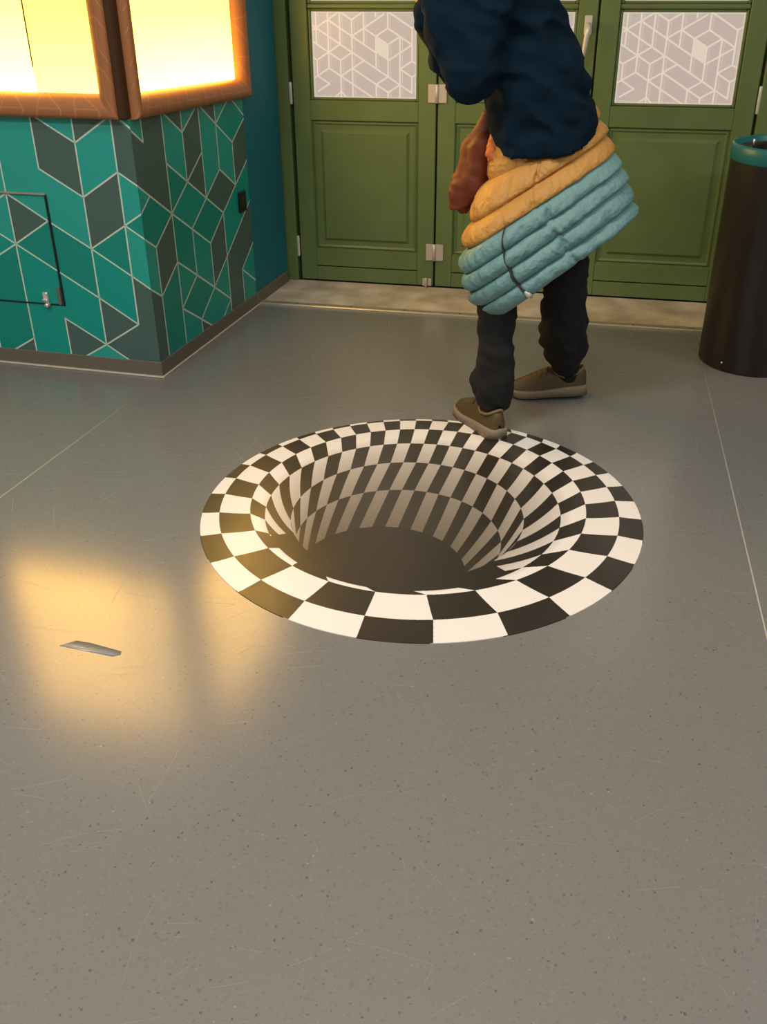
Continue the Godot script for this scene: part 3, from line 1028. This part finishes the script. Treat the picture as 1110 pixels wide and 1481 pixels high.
# ---------------------------------------------------------------- person
func shoe(parent: Node3D, heel: Vector3, dir: Vector3, pitch: float, length: float) -> void:
	var f := Vector3(dir.x, 0, dir.z).normalized()
	var right := f.cross(Vector3.UP).normalized()
	var up := Vector3.UP * cos(pitch) - f * sin(-pitch)
	var fw := f * cos(pitch) - Vector3.UP * sin(pitch)
	up = right.cross(fw)
	var xf := Transform3D(Basis(right, up, -fw), heel)
	# along the foot: distance, half width, sole top, upper top
	var sec := [[0.0, 0.022, 0.034, 0.078], [0.012, 0.033, 0.035, 0.092], [0.05, 0.039, 0.034, 0.080], [0.085, 0.039, 0.031, 0.078], [0.115, 0.040, 0.028, 0.096], [0.14, 0.044, 0.026, 0.090], [0.17, 0.048, 0.025, 0.076], [0.20, 0.047, 0.025, 0.062], [0.225, 0.041, 0.026, 0.053], [0.242, 0.030, 0.028, 0.045], [0.25, 0.014, 0.030, 0.036]]
	var k := length / 0.25
	var up_rows := []
	for s in sec:
		var r := []
		for j in 17:
			var a := PI * j / 16.0
			var x := -cos(a)
			var y := sin(a)
			x = signf(x) * pow(absf(x), 0.75)
			y = pow(y, 0.6)
			var hgt: float = s[2] - 0.012 + (s[3] - s[2] + 0.012) * y
			r.append(xf * Vector3(x * (s[1] - 0.004) * (1.0 - 0.28 * y), hgt, -s[0] * k))
		up_rows.append(r)
	var st := begin()
	grid(st, up_rows)
	var mid := []
	for j in 17: mid.append(xf * Vector3(0, 0.05, 0.0))
	grid(st, [mid, up_rows[0]])
	var sh := put("shoe", done(st), M.shoe, parent)
	# sole
	var so := begin()
	var rows := []
	for lvl in [[0.0, -0.006], [0.0, 0.0], [0.006, 0.003], [0.8, 0.004], [1.0, 0.001], [1.0, -0.006]]:
		var r := []
		var outline := []
		for s in sec: outline.append([s[0], s[1], s[2]])
		for i in outline.size(): r.append(xf * Vector3(outline[i][1] + lvl[1], outline[i][2] * lvl[0] + 0.0005 + (0.006 if outline[i][0] > 0.225 and lvl[0] < 0.1 else 0.0), -outline[i][0] * k - (lvl[1] if i == outline.size() - 1 else (-lvl[1] if i == 0 else 0.0))))
		for i in range(outline.size() - 1, -1, -1): r.append(xf * Vector3(-outline[i][1] - lvl[1], outline[i][2] * lvl[0] + 0.0005 + (0.006 if outline[i][0] > 0.225 and lvl[0] < 0.1 else 0.0), -outline[i][0] * k - (lvl[1] if i == outline.size() - 1 else (-lvl[1] if i == 0 else 0.0))))
		rows.append(r)
	grid(so, rows, true)
	var n: int = sec.size()
	for cap in [rows[0], rows[-1]]:
		for i in n - 1:
			poly(so, [cap[i], cap[i + 1], cap[2 * n - 2 - i], cap[2 * n - 1 - i]], xf * Vector3(0, 0.015, -0.1))
	put("sole", done(so), M.sole, sh, "chunky beige sole")
	# collar, laces
	var co := begin()
	var cpts := []
	var crad := []
	for i in 25:
		var a := TAU * i / 24.0
		cpts.append(xf * Vector3(0.029 * sin(a), 0.078 + 0.012 * cos(a) * cos(a) + (0.006 if cos(a) < 0 else 0.0) - 0.012 * sin(a) * sin(a), -0.060 * k - 0.052 * cos(a) * k))
		crad.append(0.0045)
	tube(co, cpts, crad, 8)
	put("collar", done(co), M.shoe_trim, sh)
	for i in 4:
		var la := begin()
		var z := -(0.125 + i * 0.017) * k
		var y := 0.094 - i * 0.0075
		tube(la, [xf * Vector3(-0.026, y - 0.018, z - 0.006), xf * Vector3(-0.014, y - 0.003, z - 0.003), xf * Vector3(0, y + 0.001, z), xf * Vector3(0.014, y - 0.003, z + 0.003), xf * Vector3(0.026, y - 0.018, z + 0.006)], [0.0025, 0.0025, 0.0025, 0.0025, 0.0025], 6)
		put("lace", done(la), M.lace, sh)

# rows of the jacket tied round the hips: ends of every stitched seam at the left and right edge, (x, height)
const JACKET := [[0.362, 0.96, 0.606, 0.965], [0.318, 0.761, 0.632, 0.915], [0.276, 0.645, 0.648, 0.876], [0.264, 0.575, 0.672, 0.826], [0.26, 0.499, 0.695, 0.787], [0.28, 0.444, 0.717, 0.742], [0.308, 0.398, 0.742, 0.686], [0.357, 0.365, 0.764, 0.65]]
const JACKET_D := [0.108, 0.128, 0.155, 0.175, 0.186, 0.19, 0.188, 0.18]

func jacket_p(row: float, t: float, out: float) -> Vector3:
	var i := clampi(int(row), 0, JACKET.size() - 2)
	var f := row - i
	var a: Array = JACKET[i]
	var b: Array = JACKET[i + 1]
	var u := (1.0 - cos(t)) / 2.0
	var xl: float = lerpf(a[0], b[0], f)
	var hl: float = lerpf(a[1], b[1], f)
	var xr: float = lerpf(a[2], b[2], f)
	var hr: float = lerpf(a[3], b[3], f)
	var d: float = lerpf(JACKET_D[i], JACKET_D[i + 1], f)
	var bow := signf(sin(t)) * pow(absf(sin(t)), lerpf(1.0, 0.62, clampf(row / 3.0, 0.0, 1.0)))
	var h := lerpf(hl, hr, u)
	# the front hangs a little higher than the sides
	h += bow * d / 2.97 * (EYE - h)
	return Vector3(lerpf(xl, xr, u) - cos(t) * out, h - out * 0.25, lerpf(lerpf(-2.96, -2.885, clampf(row / 3.0, 0.0, 1.0)), -3.02, u) + bow * d + sin(t) * out)

func baffle(parent: Node3D, r0: float, r1: float, m: Material, puff: float, pucker: float, label: String) -> void:
	var st := begin()
	var nt := 320
	var nv := 12
	var rows := []
	for i in nv + 1:
		var v := float(i) / nv
		var r := []
		for j in nt:
			var t := TAU * j / nt
			var u := (1.0 - cos(t)) / 2.0
			var bulge := puff * pow(maxf(sin(PI * v), 0.0), 0.5)
			var pk := 1.0 - 0.6 * exp(-pow((u - pucker) / 0.016, 2)) - 0.35 * exp(-pow((u - 0.215) / 0.012, 2))
			bulge *= pk
			var q := jacket_p(lerpf(r0, r1, v), t, 0.0)
			var along := q.x * 0.9 + q.z * 0.6 + signf(sin(t)) * 3.0
			# soft folds across the tube, fine puckers beside the stitching
			var w := noise.get_noise_2d(along * 22.0 + q.y * 9.0, q.y * 8.0 + r0 * 3.0) * 0.007 * sin(PI * v)
			var near := pow(absf(cos(PI * v)), 1.5)
			w += noise.get_noise_2d(along * 85.0 - q.y * 42.0, r0 * 7.0 + v * 1.2) * 0.0065 * (0.25 + 0.75 * near) * sin(PI * clampf(v, 0.06, 0.94))
			w += noise.get_noise_2d(along * 60.0 + q.y * 70.0, r0 * 5.0) * 0.006 * exp(-pow((u - pucker) / 0.07, 2)) * sin(PI * v)
			r.append(jacket_p(lerpf(r0, r1, v), t, bulge + w))
		rows.append(r)
	grid(st, rows, true, false, true)
	put("baffle", done(st), m, parent, label)

func person() -> void:
	M.shoe = mat(c8(92, 78, 48), 0.6)
	M.shoe.albedo_texture = noise_tex(0.06, Color(0.78, 0.76, 0.72), Color(1, 1, 1))
	triplanar(M.shoe, 14.0)
	M.shoe_trim = mat(c8(128, 108, 76), 0.7)
	M.sole = mat(c8(132, 118, 98), 0.65)
	M.lace = mat(c8(70, 56, 36), 0.8)
	var cloth := mat(c8(10, 31, 48), 0.95)
	cloth.metallic_specular = 0.25
	var pants := mat(c8(16, 16, 18), 0.9)
	var skin := mat(c8(214, 158, 124), 0.5)
	var hairm := mat(c8(40, 28, 20), 0.6)
	var yellow := mat(c8(192, 142, 72), 0.55)
	var teal := mat(c8(110, 153, 156), 0.55)
	for m in [yellow, teal]:
		m.heightmap_enabled = true
		var crease := FastNoiseLite.new()
		crease.seed = 5
		crease.frequency = 0.018
		crease.fractal_type = FastNoiseLite.FRACTAL_RIDGED
		crease.fractal_octaves = 3
		var ct := NoiseTexture2D.new()
		ct.width = 256
		ct.height = 256
		ct.seamless = true
		ct.noise = crease
		m.heightmap_texture = ct
		m.heightmap_scale = 0.35
		triplanar(m, 5.0)
	var brown := mat(c8(112, 50, 28), 0.6)
	var root := thing("person", "person in a navy top walking left, puffer jacket tied around the hips", "person", Transform3D(Basis.IDENTITY, Vector3(0.47, 0, -2.97)))
	var base := Transform3D(Basis.IDENTITY, -root.position)
	var L := func(a: Array) -> Vector3: return Vector3(a[0], a[1], a[2]) - root.position
	# joints
	var hip_l: Vector3 = L.call([0.44, 0.80, -2.91])
	var hip_r: Vector3 = L.call([0.54, 0.80, -3.02])
	var knee_l: Vector3 = L.call([0.352, 0.45, -2.865])
	var knee_r: Vector3 = L.call([0.578, 0.47, -3.06])
	var ank_l: Vector3 = L.call([0.346, 0.08, -2.835])
	var ank_r: Vector3 = L.call([0.628, 0.085, -3.1])
	var pelvis: Vector3 = L.call([0.49, 0.86, -2.97])
	var chest: Vector3 = L.call([0.37, 1.16, -2.98])
	var neck: Vector3 = L.call([0.27, 1.36, -3.0])
	var head: Vector3 = L.call([0.20, 1.50, -3.02])
	var sh_l: Vector3 = L.call([0.31, 1.30, -2.85])
	var sh_r: Vector3 = L.call([0.33, 1.30, -3.13])
	var el_l: Vector3 = L.call([0.245, 1.052, -2.82])
	var el_r: Vector3 = L.call([0.22, 1.06, -3.14])
	var wr_l: Vector3 = L.call([0.165, 1.185, -2.87])
	var wr_r: Vector3 = L.call([0.13, 1.2, -3.07])
	# body: one continuous surface under the clothes, with head and hands
	var st := begin()
	nets(st, [[hip_l, knee_l, 0.058, 0.045], [knee_l, ank_l, 0.04, 0.02], [hip_r, knee_r, 0.058, 0.045], [knee_r, ank_r, 0.04, 0.02], [hip_l, hip_r, 0.05, 0.05], [pelvis, chest, 0.066, 0.095], [chest, neck, 0.1, 0.05], [sh_l, sh_r, 0.045, 0.045], [sh_l, el_l, 0.04, 0.032], [el_l, wr_l, 0.032, 0.022], [sh_r, el_r, 0.04, 0.032], [el_r, wr_r, 0.032, 0.022], [neck, head, 0.045, 0.05]], 0.014, 0.012)
	var fdir := Vector3(-0.82, -0.35, -0.25).normalized()
	var fup := (Vector3.UP - fdir * fdir.y).normalized()
	var frt := fdir.cross(fup).normalized()
	var face := func(f: float, u: float, r: float) -> Vector3: return head + fdir * f + fup * u + frt * r
	nets(st, [[face.call(-0.02, 0.03, 0), face.call(0.01, 0.035, 0), 0.078, 0.075], [face.call(0.03, -0.03, 0), face.call(0.042, -0.075, 0), 0.055, 0.03], [face.call(0.088, 0.0, 0), face.call(0.105, -0.03, 0), 0.008, 0.013], [face.call(0.075, -0.052, -0.012), face.call(0.075, -0.052, 0.012), 0.012, 0.012], [face.call(-0.005, -0.005, 0.078), face.call(-0.012, 0.02, 0.082), 0.011, 0.014], [face.call(-0.005, -0.005, -0.078), face.call(-0.012, 0.02, -0.082), 0.011, 0.014], [face.call(0.078, 0.012, 0.03), face.call(0.074, 0.012, 0.036), 0.011, 0.011], [face.call(0.078, 0.012, -0.03), face.call(0.074, 0.012, -0.036), 0.011, 0.011], [face.call(0, -0.06, 0), neck, 0.045, 0.05]], 0.006, 0.008)
	# hands, loosely closed before the chest
	for w in [[wr_l, -1.0], [wr_r, 1.0]]:
		var p: Vector3 = w[0]
		var sgn: float = w[1]
		var hu := Vector3(0.12, 0.97, -0.1 * sgn).normalized()
		var hf := Vector3(-0.3, 0.1, -0.9 * -sgn).normalized()
		hf = (hf - hu * hf.dot(hu)).normalized()
		var hs := hu.cross(hf).normalized()
		var bones := [[p, p + hu * 0.035, 0.022, 0.024], [p + hu * 0.03 - hs * 0.02, p + hu * 0.075 - hs * 0.026, 0.014, 0.011], [p + hu * 0.03 + hs * 0.02, p + hu * 0.075 + hs * 0.026, 0.014, 0.011], [p + hu * 0.03, p + hu * 0.08, 0.014, 0.011]]
		for i in 4:
			var o := hs * (-0.027 + i * 0.018)
			var len: float = [0.028, 0.034, 0.031, 0.024][i]
			var a := p + hu * 0.078 + o
			var b := a + hu * len + hf * 0.012
			var c := b + hu * len * 0.35 + hf * 0.022
			bones.append([a, b, 0.009, 0.0082])
			bones.append([b, c, 0.0082, 0.0072])
		var th := p + hu * 0.03 - hs * 0.03
		bones.append([p + hu * 0.02 - hs * 0.015, th + hu * 0.02 + hf * 0.012, 0.013, 0.0105])
		bones.append([th + hu * 0.02 + hf * 0.012, th + hu * 0.05 + hf * 0.026, 0.0098, 0.0085])
		nets(st, bones, 0.004, 0.003)
	put("body", done(st), skin, root)
	# hair
	st = begin()
	nets(st, [[face.call(-0.03, 0.05, 0), face.call(0.0, 0.06, 0), 0.085, 0.078], [face.call(-0.05, 0.0, 0), face.call(-0.055, -0.05, 0), 0.068, 0.045], [face.call(0.045, 0.085, -0.03), face.call(0.045, 0.085, 0.03), 0.03, 0.03]], 0.009, 0.01, 0.006, 40.0)
	put("hair", done(st), hairm, root)
	for s in [-1.0, 1.0]:
		st = begin()
		var c: Vector3 = face.call(0.0805, 0.012, 0.031 * s)
		lathe(st, [Vector2(0, -0.009), Vector2(0.006, -0.007), Vector2(0.009, 0), Vector2(0.006, 0.007), Vector2(0, 0.009)], 12, c)
		put("eye", done(st), mat(c8(60, 44, 36), 0.2), root)
	# navy top
	st = begin()
	var waist: Vector3 = L.call([0.48, 0.92, -2.97])
	var wide := Vector3(1, 1, 0.97)
	nets(st, [[L.call([0.52, 0.74, -2.95]), L.call([0.449, 0.99, -2.955]), 0.152, 0.133, wide], [L.call([0.449, 0.99, -2.955]), L.call([0.352, 1.2, -2.97]), 0.133, 0.137, wide], [L.call([0.352, 1.2, -2.97]), L.call([0.30, 1.29, -2.98]), 0.135, 0.115], [L.call([0.566, 0.80, -2.985]), L.call([0.49, 1.06, -2.96]), 0.074, 0.062], [L.call([0.412, 0.80, -2.92]), L.call([0.41, 1.0, -2.92]), 0.096, 0.088], [sh_l, sh_r, 0.075, 0.075], [sh_l, el_l, 0.074, 0.060], [el_l, L.call([0.18, 1.165, -2.86]), 0.058, 0.052], [L.call([0.18, 1.165, -2.86]), L.call([0.166, 1.222, -2.872]), 0.053, 0.05], [sh_r, el_r, 0.072, 0.06], [el_r, wr_r, 0.056, 0.046], [neck, neck + (head - neck) * 0.3, 0.062, 0.058]], 0.009, 0.014, 0.02, 5.0, [[L.call([0.42, 0.88, -2.97]), Vector3(0.13, -1.0, -0.28).normalized()]])
	put("sweatshirt", done(st), cloth, root, "loose navy sweatshirt")
	# trousers
	st = begin()
	nets(st, [[L.call([0.45, 0.82, -2.95]), L.call([0.35, 0.43, -2.868]), 0.082, 0.058], [L.call([0.35, 0.43, -2.868]), L.call([0.352, 0.25, -2.85]), 0.057, 0.050], [L.call([0.352, 0.25, -2.85]), L.call([0.347, 0.155, -2.845]), 0.051, 0.062], [L.call([0.347, 0.155, -2.845]), L.call([0.352, 0.105, -2.838]), 0.060, 0.046], [L.call([0.54, 0.82, -3.02]), L.call([0.588, 0.46, -3.06]), 0.088, 0.069], [L.call([0.588, 0.46, -3.06]), L.call([0.602, 0.25, -3.08]), 0.066, 0.070], [L.call([0.602, 0.25, -3.08]), L.call([0.618, 0.175, -3.09]), 0.070, 0.058], [L.call([0.618, 0.175, -3.09]), L.call([0.625, 0.125, -3.1]), 0.056, 0.048], [hip_l, hip_r, 0.07, 0.07], [pelvis, pelvis - Vector3(0, 0.03, 0), 0.09, 0.09]], 0.0095, 0.012, -0.014, 7.0, [[L.call([0.47, 0.075, -2.97]), Vector3.DOWN]])
	put("trousers", done(st), pants, root, "straight black trousers bunched at the ankles")
	st = begin()
	nets(st, [[L.call([0.35, 0.13, -2.838]), L.call([0.352, 0.05, -2.842]), 0.036, 0.031], [L.call([0.352, 0.05, -2.842]), L.call([0.32, 0.05, -2.88]), 0.028, 0.024]], 0.008, 0.006)
	nets(st, [[L.call([0.628, 0.14, -3.105]), L.call([0.642, 0.07, -3.118]), 0.038, 0.034], [L.call([0.642, 0.07, -3.118]), L.call([0.60, 0.065, -3.12]), 0.028, 0.024]], 0.008, 0.006)
	put("sock", done(st), pants, root)
	# shoes
	shoe(root, L.call([0.368, 0.0012, -2.768]), Vector3(-0.40, 0, -0.91), 0.0, 0.255)
	shoe(root, L.call([0.703, 0.016, -3.112]), Vector3(-1.0, 0, -0.04), 0.045, 0.262)
	# jacket tied round the hips
	var j := Node3D.new()
	j.name = "puffer_jacket"
	root.add_child(j)
	j.position = -root.position
	j.set_meta("label", "quilted puffer jacket in mustard and pale teal, tied by its sleeves")
	baffle(j, 0.0, 1.0, yellow, 0.016, 0.45, "mustard quilted baffle")
	baffle(j, 1.0, 2.0, yellow, 0.024, 0.42, "mustard quilted baffle")
	baffle(j, 2.0, 3.0, yellow, 0.024, 0.40, "mustard quilted baffle")
	for i in 4: baffle(j, 3.0 + i, 4.0 + i, teal, 0.024, 0.49 + i * 0.012, "pale teal quilted baffle")
	# zip down the teal part
	st = begin()
	var zr := []
	for i in 17:
		var row := 2.98 + 3.9 * i / 16.0
		var fr := row - floorf(row)
		var up := 0.018 * pow(maxf(sin(PI * fr), 0.0), 0.55) * 0.75 + 0.007
		var t := acos(1.0 - 2.0 * 0.215)
		zr.append([jacket_p(row, t - 0.016, up - 0.006), jacket_p(row, t - 0.008, up), jacket_p(row, t + 0.008, up), jacket_p(row, t + 0.016, up - 0.006)])
	grid(st, zr, false, false, true)
	put("zip", done(st), mat(c8(52, 44, 44), 0.5), j, "dark zip")
	st = begin()
	var zt := acos(1.0 - 2.0 * 0.22)
	tube(st, [jacket_p(6.5, zt, 0.016), jacket_p(6.8, zt, 0.022), jacket_p(7.0, zt, 0.018)], [0.006, 0.009, 0.006], 10)
	put("zip_pull", done(st), M.steel, j)
	# the tied sleeve hanging in front, and the knot
	st = begin()
	nets(st, [[Vector3(0.318, 0.915, -3.02), Vector3(0.285, 0.83, -3.03), 0.026, 0.036], [Vector3(0.285, 0.83, -3.03), Vector3(0.262, 0.72, -3.04), 0.038, 0.048], [Vector3(0.262, 0.72, -3.04), Vector3(0.256, 0.66, -3.04), 0.046, 0.044], [Vector3(0.30, 0.85, -2.99), Vector3(0.285, 0.74, -3.0), 0.03, 0.04]], 0.006, 0.008, -0.007, 7.0, [[Vector3(0.262, 0.672, -3.04), Vector3(0.42, -0.9, 0.0).normalized()]])
	put("sleeve", done(st), brown, j, "rust brown sleeve hanging from the knot")
	st = begin()
	nets(st, [[Vector3(0.335, 0.895, -2.94), Vector3(0.322, 0.835, -2.92), 0.016, 0.02]], 0.006, 0.005, 0.008, 25.0)
	put("knot", done(st), mat(c8(214, 116, 62), 0.6), j, "orange lining showing at the knot")
